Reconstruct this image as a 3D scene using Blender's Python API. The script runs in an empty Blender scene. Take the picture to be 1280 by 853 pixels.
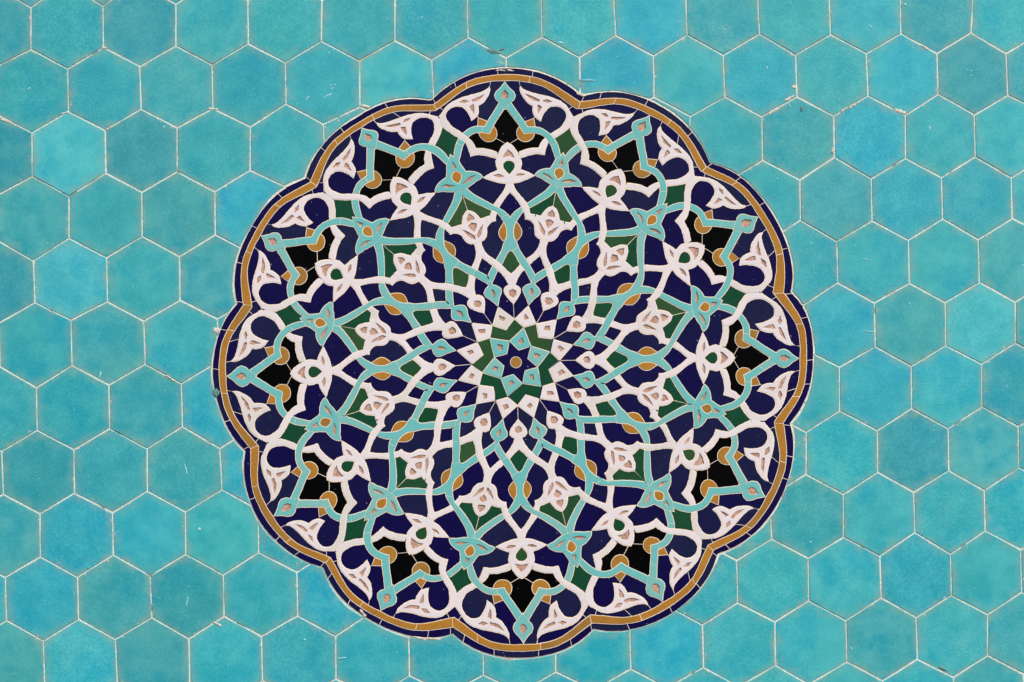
import bpy, math, random
import numpy as np
from mathutils import Vector, noise as mnoise
from mathutils.geometry import delaunay_2d_cdt

random.seed(7)
R = math.radians
S = 0.001                      # one unit of the drawing below is one millimetre of wall
X0, Z0, ZC = 640.0, 426.5, 1.7  # drawing centre and its height above the ground

scene = bpy.context.scene
COL = scene.collection

# ---------------------------------------------------------------- camera
cam_d = bpy.data.cameras.new("camera")
cam = bpy.data.objects.new("camera", cam_d)
COL.objects.link(cam)
DIST = 2.4
cam.location = (0, -DIST, ZC)
cam.rotation_euler = (R(90), 0, 0)
cam_d.sensor_fit = 'HORIZONTAL'
cam_d.sensor_width = 36
cam_d.lens = 36 * DIST / 1.28
cam_d.clip_start = 0.05
cam_d.clip_end = 200
scene.camera = cam

# ---------------------------------------------------------------- sky and sun
world = bpy.data.worlds.new("World")
scene.world = world
world.use_nodes = True
wn = world.node_tree
for n in list(wn.nodes):
    wn.nodes.remove(n)
SUN_EL, SUN_AZ = 48, 38          # elevation; azimuth to the right of the wall's normal
sky = wn.nodes.new('ShaderNodeTexSky')
sky.sky_type = 'NISHITA'
sky.sun_disc = False
sky.sun_elevation = R(SUN_EL)
sky.sun_rotation = R(180 - SUN_AZ)
sky.dust_density = 3.0
sky.ozone_density = 1.0
bg = wn.nodes.new('ShaderNodeBackground')
bg.inputs['Strength'].default_value = 0.12
wo = wn.nodes.new('ShaderNodeOutputWorld')
wn.links.new(sky.outputs[0], bg.inputs[0])
wn.links.new(bg.outputs[0], wo.inputs[0])
sun_d = bpy.data.lights.new("sun", 'SUN')
sun_d.energy = 1.4
sun_d.angle = R(12)
sun_d.color = (1.0, 0.93, 0.84)
sun = bpy.data.objects.new("sun", sun_d)
COL.objects.link(sun)
tow = Vector((math.sin(R(SUN_AZ)) * math.cos(R(SUN_EL)), -math.cos(R(SUN_AZ)) * math.cos(R(SUN_EL)), math.sin(R(SUN_EL))))
sun.rotation_euler = tow.to_track_quat('Z', 'Y').to_euler()
sun.location = (1, -2, 4)
scene.view_settings.view_transform = 'Standard'
scene.view_settings.look = 'None'
scene.view_settings.gamma = 1
scene.view_settings.exposure = 0.9
scene.view_settings.use_curve_mapping = False

# ---------------------------------------------------------------- materials
def srgb(r, g, b):
    f = lambda c: (c / 255) / 12.92 if c / 255 <= 0.04045 else (((c / 255) + 0.055) / 1.055) ** 2.4
    return (f(r), f(g), f(b), 1)

class NT:
    def __init__(self, name):
        self.m = bpy.data.materials.new(name)
        self.m.use_nodes = True
        self.t = self.m.node_tree
        self.b = self.t.nodes['Principled BSDF']
    def n(self, typ, **kw):
        nd = self.t.nodes.new(typ)
        for k, v in kw.items():
            if isinstance(k, str) and hasattr(nd, k):
                setattr(nd, k, v)
            else:
                nd.inputs[k.replace('_', ' ')].default_value = v
        return nd
    def l(self, a, b):
        self.t.links.new(a, b)
    def mix(self, fac, a, b, blend='MIX'):
        nd = self.t.nodes.new('ShaderNodeMix')
        nd.data_type = 'RGBA'
        nd.blend_type = blend
        for sock, v in ((nd.inputs[0], fac), (nd.inputs[6], a), (nd.inputs[7], b)):
            if hasattr(v, 'is_output') or hasattr(v, 'links'):
                self.l(v, sock)
            else:
                sock.default_value = v
        return nd.outputs[2]
    def ramp(self, src, stops):
        nd = self.t.nodes.new('ShaderNodeMapRange')
        nd.inputs[1].default_value = stops[0]
        nd.inputs[2].default_value = stops[1]
        nd.inputs[3].default_value = stops[2] if len(stops) > 2 else 0
        nd.inputs[4].default_value = stops[3] if len(stops) > 3 else 1
        self.l(src, nd.inputs[0])
        return nd.outputs[0]
    def coords(self):
        """world position shifted by a random amount per piece"""
        geo = self.n('ShaderNodeNewGeometry')
        oi = self.n('ShaderNodeObjectInfo')
        mul = self.n('ShaderNodeVectorMath', operation='SCALE')
        mul.inputs[0].default_value = (13.1, 7.7, 29.3)
        self.l(oi.outputs['Random'], mul.inputs['Scale'])
        add = self.n('ShaderNodeVectorMath', operation='ADD')
        self.l(geo.outputs['Position'], add.inputs[0])
        self.l(mul.outputs[0], add.inputs[1])
        return add.outputs[0], geo.outputs['Position'], oi
    def noise(self, vec, scale, detail=2, rough=0.5):
        nd = self.n('ShaderNodeTexNoise')
        nd.inputs['Scale'].default_value = scale
        nd.inputs['Detail'].default_value = detail
        nd.inputs['Roughness'].default_value = rough
        self.l(vec, nd.inputs['Vector'])
        return nd.outputs['Fac']
    def bump(self, h, strength, dist):
        nd = self.n('ShaderNodeBump')
        nd.inputs['Strength'].default_value = strength
        nd.inputs['Distance'].default_value = dist
        self.l(h, nd.inputs['Height'])
        self.l(nd.outputs[0], self.b.inputs['Normal'])

def glaze(name, base, alt, alt_amount, mottle, rough=0.35, spec=0.12, speck=None, fine=0.15):
    m = NT(name)
    v, pos, oi = m.coords()
    pv = m.ramp(oi.outputs['Random'], (1 - alt_amount, 1.0, 0, 1))     # a few pieces are of another firing
    c = m.mix(pv, base, alt)
    n1 = m.noise(v, 55, 3)
    c = m.mix(m.ramp(n1, (0.35, 0.7)), c, m.mix(1.0, c, mottle, 'MULTIPLY'))
    n2 = m.noise(v, 520, 2, 0.6)
    k = m.ramp(n2, (0.3, 0.7, 1 - fine, 1 + fine))
    cc = m.n('ShaderNodeCombineColor')
    for i in range(3):
        m.l(k, cc.inputs[i])
    c = m.mix(1.0, c, cc.outputs[0], 'MULTIPLY')
    if speck is not None:
        n3 = m.noise(v, 330, 1)
        c = m.mix(m.ramp(n3, (speck, speck + 0.02)), c, srgb(150, 150, 170))
    m.l(c, m.b.inputs['Base Color'])
    m.l(m.ramp(n1, (0.3, 0.7, rough - 0.07, rough + 0.1)), m.b.inputs['Roughness'])
    m.b.inputs['Specular IOR Level'].default_value = spec
    m.bump(n2, 0.12, 0.0004)
    return m.m

def make_hex_mat():
    m = NT("turquoise_glaze")
    v, pos, oi = m.coords()
    big = m.noise(v, 11, 2, 0.5)
    mid = m.noise(v, 34, 3, 0.6)
    low = m.noise(v, 19, 4, 0.6)
    fin = m.noise(v, 420, 3, 0.65)
    c = m.mix(m.ramp(big, (0.38, 0.62)), srgb(50, 155, 160), srgb(34, 151, 167))
    c = m.mix(m.ramp(mid, (0.38, 0.64, 0, 0.75)), c, srgb(70, 170, 172))
    c = m.mix(m.ramp(low, (0.52, 0.74, 0, 0.35)), c, srgb(28, 140, 154))
    c = m.mix(m.ramp(low, (0.42, 0.28, 0, 0.3)), c, srgb(88, 168, 168))
    c = m.mix(1.0, c, oi.outputs['Color'], 'MULTIPLY')
    fk = m.n('ShaderNodeMath', operation='MULTIPLY')          # how strongly this tile is flecked
    m.l(m.ramp(fin, (0.42, 0.68, 0, 1)), fk.inputs[0])
    m.l(m.ramp(oi.outputs['Random'], (0, 1, 0.12, 0.6)), fk.inputs[1])
    c = m.mix(fk.outputs[0], c, srgb(24, 136, 154))
    c = m.mix(m.ramp(fin, (0.5, 0.3, 0, 0.3)), c, srgb(88, 184, 184))
    # thin glaze along the arrises lets the buff body show
    at = m.n('ShaderNodeAttribute', attribute_name='rim')
    rimn = m.noise(pos, 60, 2)
    ad = m.n('ShaderNodeMath', operation='MULTIPLY')
    m.l(at.outputs['Fac'], ad.inputs[0])
    m.l(m.ramp(rimn, (0.35, 0.7, 0.05, 0.75)), ad.inputs[1])
    c = m.mix(ad.outputs[0], c, srgb(122, 156, 146))
    chip = m.n('ShaderNodeMath', operation='MULTIPLY')
    m.l(m.ramp(at.outputs['Fac'], (0.72, 0.9)), chip.inputs[0])
    m.l(m.ramp(m.noise(pos, 110, 4, 0.75), (0.60, 0.68)), chip.inputs[1])
    c = m.mix(chip.outputs[0], c, srgb(196, 186, 168))
    # dark and pale pin holes
    vo = m.n('ShaderNodeTexVoronoi')
    vo.inputs['Scale'].default_value = 62
    m.l(v, vo.inputs['Vector'])
    c = m.mix(m.ramp(vo.outputs['Distance'], (0.05, 0.035, 0, 0.8)), c, m.mix(m.ramp(mid, (0.5, 0.52)), srgb(150, 205, 205), srgb(30, 92, 98)))
    m.l(c, m.b.inputs['Base Color'])
    m.l(m.ramp(mid, (0.3, 0.7, 0.25, 0.45)), m.b.inputs['Roughness'])
    m.b.inputs['Specular IOR Level'].default_value = 0.3
    m.bump(m.noise(v, 130, 3), 0.2, 0.0008)
    return m.m

def make_plaster(name, a, b, sc=220):
    m = NT(name)
    v, pos, oi = m.coords()
    n = m.noise(pos, sc, 4, 0.7)
    c = m.mix(m.ramp(n, (0.3, 0.7)), a, b)
    m.l(c, m.b.inputs['Base Color'])
    m.b.inputs['Roughness'].default_value = 0.9
    m.b.inputs['Specular IOR Level'].default_value = 0.1
    m.bump(n, 0.6, 0.0006)
    return m.m

def make_mortar():
    m = NT("lime_mortar")
    v, pos, oi = m.coords()
    n = m.noise(pos, 260, 4, 0.7)
    n2 = m.noise(pos, 28, 3, 0.6)
    c = m.mix(m.ramp(n, (0.3, 0.7)), srgb(174, 180, 168), srgb(226, 230, 220))
    c = m.mix(m.ramp(n2, (0.52, 0.72, 0, 0.8)), c, srgb(166, 142, 118))
    c = m.mix(m.ramp(n2, (0.37, 0.32, 0, 0.75)), c, srgb(96, 88, 74))
    m.l(c, m.b.inputs['Base Color'])
    m.b.inputs['Roughness'].default_value = 0.9
    m.b.inputs['Specular IOR Level'].default_value = 0.1
    m.bump(n, 0.7, 0.0008)
    return m.m

ONE = (1, 1, 1, 1)
MAT = {
    'hex': make_hex_mat(),
    'navy': glaze("cobalt_glaze", srgb(14, 8, 62), srgb(26, 30, 62), 0.65, (0.7, 0.75, 0.85, 1), spec=0.07, speck=0.785, fine=0.25),
    'black': glaze("black_glaze", srgb(4, 4, 5), srgb(9, 7, 10), 0.2, (0.7, 0.7, 0.7, 1), spec=0.03, speck=0.79),
    'green': glaze("green_glaze", srgb(18, 66, 45), srgb(50, 78, 46), 0.40, (0.8, 0.9, 0.8, 1), spec=0.08),
    'ochre': glaze("ochre_glaze", srgb(164, 116, 46), srgb(148, 110, 54), 0.4, (0.85, 0.82, 0.78, 1), fine=0.10),
    'white': glaze("white_glaze", srgb(213, 205, 206), srgb(203, 198, 192), 0.4, (0.96, 0.94, 0.94, 1), rough=0.45, fine=0.03),
    'turq': glaze("pale_turquoise_glaze", srgb(102, 173, 170), srgb(120, 174, 168), 0.5, (0.90, 0.98, 1.0, 1), rough=0.4, fine=0.05),
    'inlay': make_plaster("terracotta_plaster", srgb(146, 104, 80), srgb(204, 172, 152), 330),
    'grout': make_plaster("cream_grout", srgb(222, 200, 172), srgb(236, 222, 204)),
    'mortar': make_mortar(),
    'smear': make_plaster('pale_mortar', srgb(182, 170, 150), srgb(218, 208, 194), 260),
    'lime': make_plaster('lime', srgb(118, 180, 184), srgb(172, 206, 206), 260),
    'bruise': make_plaster('bare_biscuit', srgb(66, 112, 114), srgb(106, 138, 132), 160),
}

# ---------------------------------------------------------------- medallion drawing
# centre, tilt and the hand-set places of nine repeating motifs in each of the twelve lobes (mm)
CX, CY, TILT = 645.0, 453.0, -2.2
LM = {
 'spear': (0, [(631,118),(802.6,158),(933,278.6),(981.4,448),(941,614.6),(820.4,736),(654,787),(483,749),(357.6,635),(301,470.6),(340,301.6),(459.6,171.4)]),
 'drop_eye': (0, [(636.4,208),(763.8,238.4),(856,322.4),(890.4,447.4),(862,568.4),(773.6,657),(652,694.4),(527,667.4),(434,583),(392.4,465),(420,343.4),(507.6,248)]),
 'neck': (0, [(637.6,290),(722.4,310),(786,368),(809,448.6),(792,529),(732.4,588),(650,613),(564,601),(503,540),(477,461),(495,380),(555,315)]),
 'wdrop': (0, [(641,366.6),(686,376.6),(721,406),(734,450),(722,494),(692.4,525),(648,537),(605,528),(570.6,497.6),(552.6,459),(565.4,414),(597,380.4)]),
 'tflower': (15, [(699,216.4),(815,275),(881.6,384),(884,511),(824,620),(714.4,684),(587.4,689.4),(477,629.4),(406.6,528),(400,403.6),(459.6,289.4),(571,221.4)]),
 'sflower': (15, [(686.6,278.6),(768,323),(819,400),(819.6,495.6),(777.4,573.6),(697,618),(604,624),(523,582.4),(471,507),(466,415),(510,333),(591,283)]),
 'cusp': (15, [(727,121),(887,204),(988,365),(987,529),(897,692),(742,786),(566,792),(404,709),(307,564),(297,380),(382,224),(539,126)]),
 'touch': (15, [(713.6,155),(861.3,226),(939,366),(944,526),(870.5,668),(733,747),(570,747),(425.5,682),(344,550),(338,389),(413,246),(551.6,154)]),
 'tdrop': (15, [(663.6,365.6),(707.6,387.6),(732.4,426.6),(732.4,474.6),(712.4,513.6),(672,538),(624,541),(582.6,517),(553.6,481.6),(552,435.6),(575,392),(616.6,367)]),
 'apex': (0, [(631,86),(821,131),(962,263),(1016,448),(972.6,628),(837,768),(655,822),(469,778),(327,655),(266.4,470),(313,287.4),(445,148)]),
}

def base_fwd(c):
    c = np.asarray(c, float)
    t = R(TILT)
    u, v = c[..., 0], c[..., 1]
    x = CX + u * math.cos(t) + v * math.sin(t)
    y = CY - (v * math.cos(t) - u * math.sin(t))
    return np.stack([x, y], -1)

def base_inv(p):
    p = np.asarray(p, float)
    t = R(TILT)
    dx, dy = p[..., 0] - CX, -(p[..., 1] - CY)
    u = dx * math.cos(t) - dy * math.sin(t)
    v = dx * math.sin(t) + dy * math.cos(t)
    return np.stack([u, v], -1)

src, dst = [], []
for nm, (off, pts) in LM.items():
    rr = np.mean([math.hypot(x - CX, y - CY) for x, y in pts])
    for k, p in enumerate(pts):
        a = R(30 * k + off)
        c = (rr * math.sin(a), rr * math.cos(a))
        src.append(c)
        dst.append(np.array(p) - base_fwd(np.array(c)))
for k in range(12):
    for rad in (50.0, 25.0):
        a = R(30 * k + 15)
        src.append((rad * math.sin(a), rad * math.cos(a)))
        dst.append(np.zeros(2))
    a = R(30 * k)
    src.append((430 * math.sin(a), 430 * math.cos(a)))
    dst.append(np.zeros(2))
src, dst = np.array(src), np.array(dst)

def tps_k(r2):
    return np.where(r2 > 0, r2 * np.log(np.maximum(r2, 1e-9)), 0) * 0.5
_n = len(src)
_K = tps_k(((src[:, None] - src[None]) ** 2).sum(-1)) + np.eye(_n) * 60.0
_P = np.hstack([np.ones((_n, 1)), src])
_A = np.block([[_K, _P], [_P.T, np.zeros((3, 3))]])
_W = np.linalg.solve(_A, np.vstack([dst, np.zeros((3, 2))]))

def resid(c):
    c = np.atleast_2d(c)
    return tps_k(((c[:, None] - src[None]) ** 2).sum(-1)) @ _W[:_n] + np.hstack([np.ones((len(c), 1)), c]) @ _W[_n:]

def fwd(c):
    c = np.atleast_2d(np.asarray(c, float))
    return base_fwd(c) + resid(c)

def inv(p):
    p = np.atleast_2d(np.asarray(p, float))
    c = base_inv(p)
    for _ in range(6):
        c = base_inv(p - resid(c))
    return c

E15 = np.array([math.sin(R(15)), math.cos(R(15))])
def canon(pts):
    """drawing points of the half wedge -> ideal wedge; 'a' / 'b' snap to its two mirror axes"""
    out = inv([(p[0], p[1]) for p in pts])
    for i, p in enumerate(pts):
        if len(p) > 2:
            if p[2] == 'a':
                out[i][0] = 0
            else:
                out[i] = E15 * float(out[i] @ E15)
    return out

def mirA(c):
    return np.stack([-c[:, 0], c[:, 1]], -1)
def mirB(c):
    d = c @ E15
    return 2 * d[:, None] * E15 - c
def rotk(c, k):
    a = R(30 * k)
    return np.stack([c[:, 0] * math.cos(a) + c[:, 1] * math.sin(a), -c[:, 0] * math.sin(a) + c[:, 1] * math.cos(a)], -1)

def smooth(poly, step=2.4, corner=36, closed=True):
    n = len(poly)
    P = [np.array(p, float) for p in poly]
    isc = []
    for i in range(n):
        a, b, c = P[i - 1], P[i], P[(i + 1) % n]
        d1, d2 = b - a, c - b
        ang = abs(math.degrees(math.atan2(d1[0] * d2[1] - d1[1] * d2[0], d1 @ d2)))
        isc.append(ang > corner)
    out = []
    for i in range(n):
        p1, p2 = P[i], P[(i + 1) % n]
        p0 = P[i - 1] if not isc[i] else p1 - (p2 - p1)
        p3 = P[(i + 2) % n] if not isc[(i + 1) % n] else p2 + (p2 - p1)
        L = np.linalg.norm(p2 - p1)
        m = max(1, int(round(L / step)))
        for j in range(m):
            t = j / m
            out.append(0.5 * ((2 * p1) + (-p0 + p2) * t + (2 * p0 - 5 * p1 + 4 * p2 - p3) * t * t + (-p0 + 3 * p1 - 3 * p2 + p3) * t ** 3))
    return np.array(out)

SHAPES = []      # (z, kind, key, polygon in mm)
CUTS = []        # (p, q, kinds)
def rough(poly, amt):
    return poly + np.array([[random.uniform(-amt, amt), random.uniform(-amt, amt)] for _ in poly])

AMT = {'white': 0.24, 'turq': 0.16, 'navy': 0.12, 'ochre': 0.14, 'inlay': 0.3}
def put(z, kind, name, k, c, smo=True, step=2.4):
    c = rotk(c, k)
    if kind == 'inlay':
        m_ = c.mean(0)
        c = m_ + (c - m_) * random.uniform(1.05, 1.25)
    if kind == 'white':
        step = 1.7
    if smo:
        c = smooth(c, step)
    p = fwd(c)
    p = rough(p, AMT.get(kind, 0.1))
    SHAPES.append((z, kind, (name, k), p))

def sym(pts, ax):
    h = canon(pts)
    m = mirA(h) if ax == 'a' else mirB(h)
    rest = m[::-1]
    if abs(h[-1] - m[-1]).sum() < 1e-6:
        rest = rest[1:]
    if abs(h[0] - m[0]).sum() < 1e-6:
        rest = rest[:-1]
    return np.vstack([h, rest])

D = {}
D['spear'] = sym([(631,102.3,'a'),(636.5,109.5),(642,114.5),(644.6,119.5),(642.6,124.8),(638.7,128.3),(632.5,137,'a')], 'a')
D['spear_eye'] = sym([(631,112.5,'a'),(635.2,118.2),(634.5,122),(631.3,124,'a')], 'a')
D['flowerA'] = sym([(636.5,178,'a'),(641,182.5),(646.5,190),(650.5,198),(652,203),(650.6,212),(659,215),(664.5,217.8),(668.6,219.8),(660,223.6),(650,227.6),(641.8,229.2),(636.5,230,'a')], 'a')
D['flowerA_eye'] = sym([(636.5,187.5,'a'),(640,192),(642.7,197),(636.5,195.5,'a')], 'a')
D['flowerA_drop'] = sym([(636,200.6,'a'),(640.3,201.6),(643.6,205),(643.3,210),(640,215),(635.8,218.7,'a')], 'a')
D['flowerA_slit'] = canon([(644.5,220),(649.5,217.2),(655.8,218),(650.5,220.8)])
D['ystem'] = sym([(636.5,227,'a'),(641.2,229),(643,234),(647,240.5),(653,247.5),(658,253.5),(661,260),(663,267),(669.5,268.3),(668,281),(665.5,278),(661,275),(656.4,274.3),(656.5,270),(653.5,262),(649,254),(643,246),(637.5,240.3,'a')], 'a')
D['scroll'] = canon([(649,190),(655,187.5),(664,185.3),(673.5,185),(676,179),(681,173.3),(688,167.6),(693.5,164),(700,160.2),(704.6,154.4),(707.6,149),(708.2,143.8),(705.4,138),(700,134),(694,133),(687,134.2),(682,139),(678.6,144),(677,148),(675.8,151.8),
    (671,148.5),(667.3,144),(666,137),(666.5,133),(659,128),(653,120),(650,113),(650.3,107.6),(655,112),(664,115.5),(674,118),(685,120.5),(695,124),(702,127.5),(708,132.6),(712.0,139),(714.4,146,'b'),(712.6,153,'b'),(711.0,159,'b'),(702,167.6),(693,173),(686,177.5),(683,184),(680.4,194),(672,192.6),(662,194),(652,197.5),(649,198)])
D['leaf1'] = canon([(657.5,118),(665,121),(673.6,124.5),(673.2,127.4),(664.5,124.5)])
D['leaf2'] = canon([(678.5,126.6),(684,124.6),(689.8,127.3),(684,129)])
D['leaf3'] = canon([(672.6,131.3),(677,134),(675.2,138),(672.8,142.4),(671.9,136)])
D['arc'] = canon([(638,127),(647,140),(656,152.4),(660,158.6),(667,158.6),(674,159.4),(681,162.6),(687,167),(692,172),(695.6,177.5),(698.7,185),(700.3,192.5),(701,199),(695,201),(694.4,198),(691.6,190),(689,183),(686,178),(681,172),(677,169),(672,167),(664,166.3),(655,167.6),(648,156),(640,145.5),(632.5,135.3),(631,130)])
D['disc'] = canon([(657 + 11.2 * math.cos(R(a)), 166.2 + 11.2 * math.sin(R(a))) for a in range(0, 360, 20)])
D['square'] = canon([(653.5,154),(656,152.3),(667.3,148),(669,158.6),(669,163),(660,163)])
D['dia_green'] = sym([(711.6,157.5,'b'),(706,160),(699.5,166.5),(690,174.5),(693.5,181),(697,189),(698.5,198),(702,206,'b')], 'b')
D['black'] = sym([(633,131,'a'),(642,144),(651.5,156),(659,162.5),(667,163),(674,164),(680,167),(684,171),(680,181),(677,189.5),(670,189),(662,190),(654,191.5),(646,194.5),(636.5,196,'a')], 'a')
D['flowerB'] = sym([(705.6,191.3,'b'),(699,195.5),(694.5,199.5),(692,204),(687.8,210.6),(682.5,210.8),(677,212),(671.5,215),(669,218.4),(671.5,220.7),(677,223),(682,226.5),(688.6,230.2),(694,232),(696,232.5,'b')], 'b')
D['flowerB_eye'] = sym([(703.2,199.8,'b'),(699.6,203.5),(698.4,206),(702,206.6,'b')], 'b')
D['flowerB_drop'] = sym([(700.2,209.8,'b'),(695.8,210.9),(693.2,214),(693.8,218.6),(697,224.2,'b')], 'b')
D['flowerB_slit'] = canon([(678,216.8),(685,218.3),(692,224.6),(684.5,222.2)])
D['upper'] = canon([(698,229),(688.6,229.5),(688.5,231.3),(682,238.3),(672,245.4),(659,254),(651,259),(643,265),(636.5,272,'a'),(636.8,283,'a'),(642.5,284),(645.5,277),(650,270),(655,264),(662,260.3),(674,253.7),(686,246.2),(694,239,'b'),(695,232,'b')])
D['neck'] = sym([(636.5,272,'a'),(640,268),(650,270),(645.5,277),(642.6,284),(641.8,290),(642.6,296),(645.6,302),(648,308),(642.5,312),(639,313.3,'a')], 'a')
D['lower'] = canon([(639,307,'a'),(645.6,302),(649,311),(653,317.5),(658,325),(666,338),(669.8,344,'b'),(668.5,352,'b'),(664,353.5),(662,349),(656,338),(650,330),(642,316),(639,313.3,'a')])
D['green_kite'] = sym([(638.6,309,'a'),(646,318),(654.5,331),(648,337),(641,345.5,'a')], 'a')
D['dropB'] = sym([(668.6,348,'b'),(664.6,351),(663.6,354.3),(657.5,356.6),(653.7,360),(653.9,365),(657.5,372),(661,382,'b')], 'b')
D['dropB_eye'] = sym([(666.3,361.3,'b'),(662.4,362.8),(661.6,365),(662.2,368),(664.7,370.8,'b')], 'b')
D['dropA'] = sym([(641,350,'a'),(644.6,353),(644.2,356.3),(648,358),(650.8,361.5),(650.5,366.5),(647,373),(641.5,380.4,'a')], 'a')
D['dropA_eye'] = sym([(641.2,362.3,'a'),(644.6,364.6),(644.6,368.6),(641.5,371.2,'a')], 'a')
D['wV'] = sym([(641,342.4,'a'),(645,337),(650,331),(657.5,324),(659.5,332),(655,337.5),(651,342),(646.7,349),(644.6,355.5),(641.3,356,'a')], 'a')
D['bnode'] = sym([(679.8,297,'b'),(675,298.5),(675.4,301),(674.4,305.3),(672,311),(666,318),(657.5,324),(657,333),(662,330.6),(669,324.6),(675.9,320,'b')], 'b')
D['flowerS'] = sym([(691,257.4,'b'),(684.3,260.4),(679,266),(676.3,270),(669.5,268.3),(668.3,274),(665.5,278),(668,282),(668.2,289),(669.8,295),(674,298.6),(679.6,300,'b')], 'b')
D['flowerS_eye'] = sym([(688.6,262.8,'b'),(685.6,266.6),(684.6,270),(687.2,270.6,'b')], 'b')
D['flowerS_dot'] = sym([(686.6,274.8,'b'),(682.7,276),(682.6,279.3),(685,284.6,'b')], 'b')
D['flowerS_slit'] = canon([(673.5,277.6),(678,283.5),(681.2,290),(679.8,294),(676,289)])
D['leafO'] = canon([(641,276),(645.5,277),(650.5,284),(652.4,289.2),(651.3,295),(645.8,302),(640,300)])
D['chevron'] = sym([(694.6,235,'b'),(684,243),(672,249.7),(659,257.5),(660,264),(662,271),(670,273),(680,272),(688,275,'b')], 'b')
# border: lobe outlines from apex to cusp
BO = canon([(631,86,'a'),(647,86.4),(662,88.6),(677,92.3),(692,98),(703,103.6),(714,110.5),(727,121,'b')])
BO *= 1.0018
BM = canon([(631.5,93.2,'a'),(643,93.4),(652,94.2),(672,97.6),(692,106.3),(707,115.6),(721,126.3,'b')])
BI = canon([(632,101.3,'a'),(643,101),(652,101.8),(668,104.8),(682,109.8),(697,119.2),(708,127.6),(720,136,'b')])
def lobes(h):
    left = mirA(h)[::-1][:-1]
    one = np.vstack([left, h])[:-1]
    return np.vstack([rotk(one, k) for k in range(12)])

def ring(z, kind, name, h):
    p = fwd(smooth(lobes(h), 4.0, corner=24))
    SHAPES.append((z, kind, (name, 0), rough(p, 0.15)))
ring(1, 'navy', 'border_navy', BO)
ring(1.1, 'ochre', 'border_ochre', BM)
ring(1.2, 'navy', 'ground', BI)

def polar(r, a):
    return (r * math.sin(R(a)), r * math.cos(R(a)))

def cut(k, a, b, kinds, side=1, isc=False):
    c = np.array([a, b], float) if isc else canon([a, b])
    if side < 0:
        c = mirA(c)
    d = c[1] - c[0]
    d = d / np.linalg.norm(d)
    c = np.array([c[0] - d * 0.9, c[1] + d * 0.9])
    p = fwd(rotk(c, k))
    CUTS.append((p[0], p[1], kinds))

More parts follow.
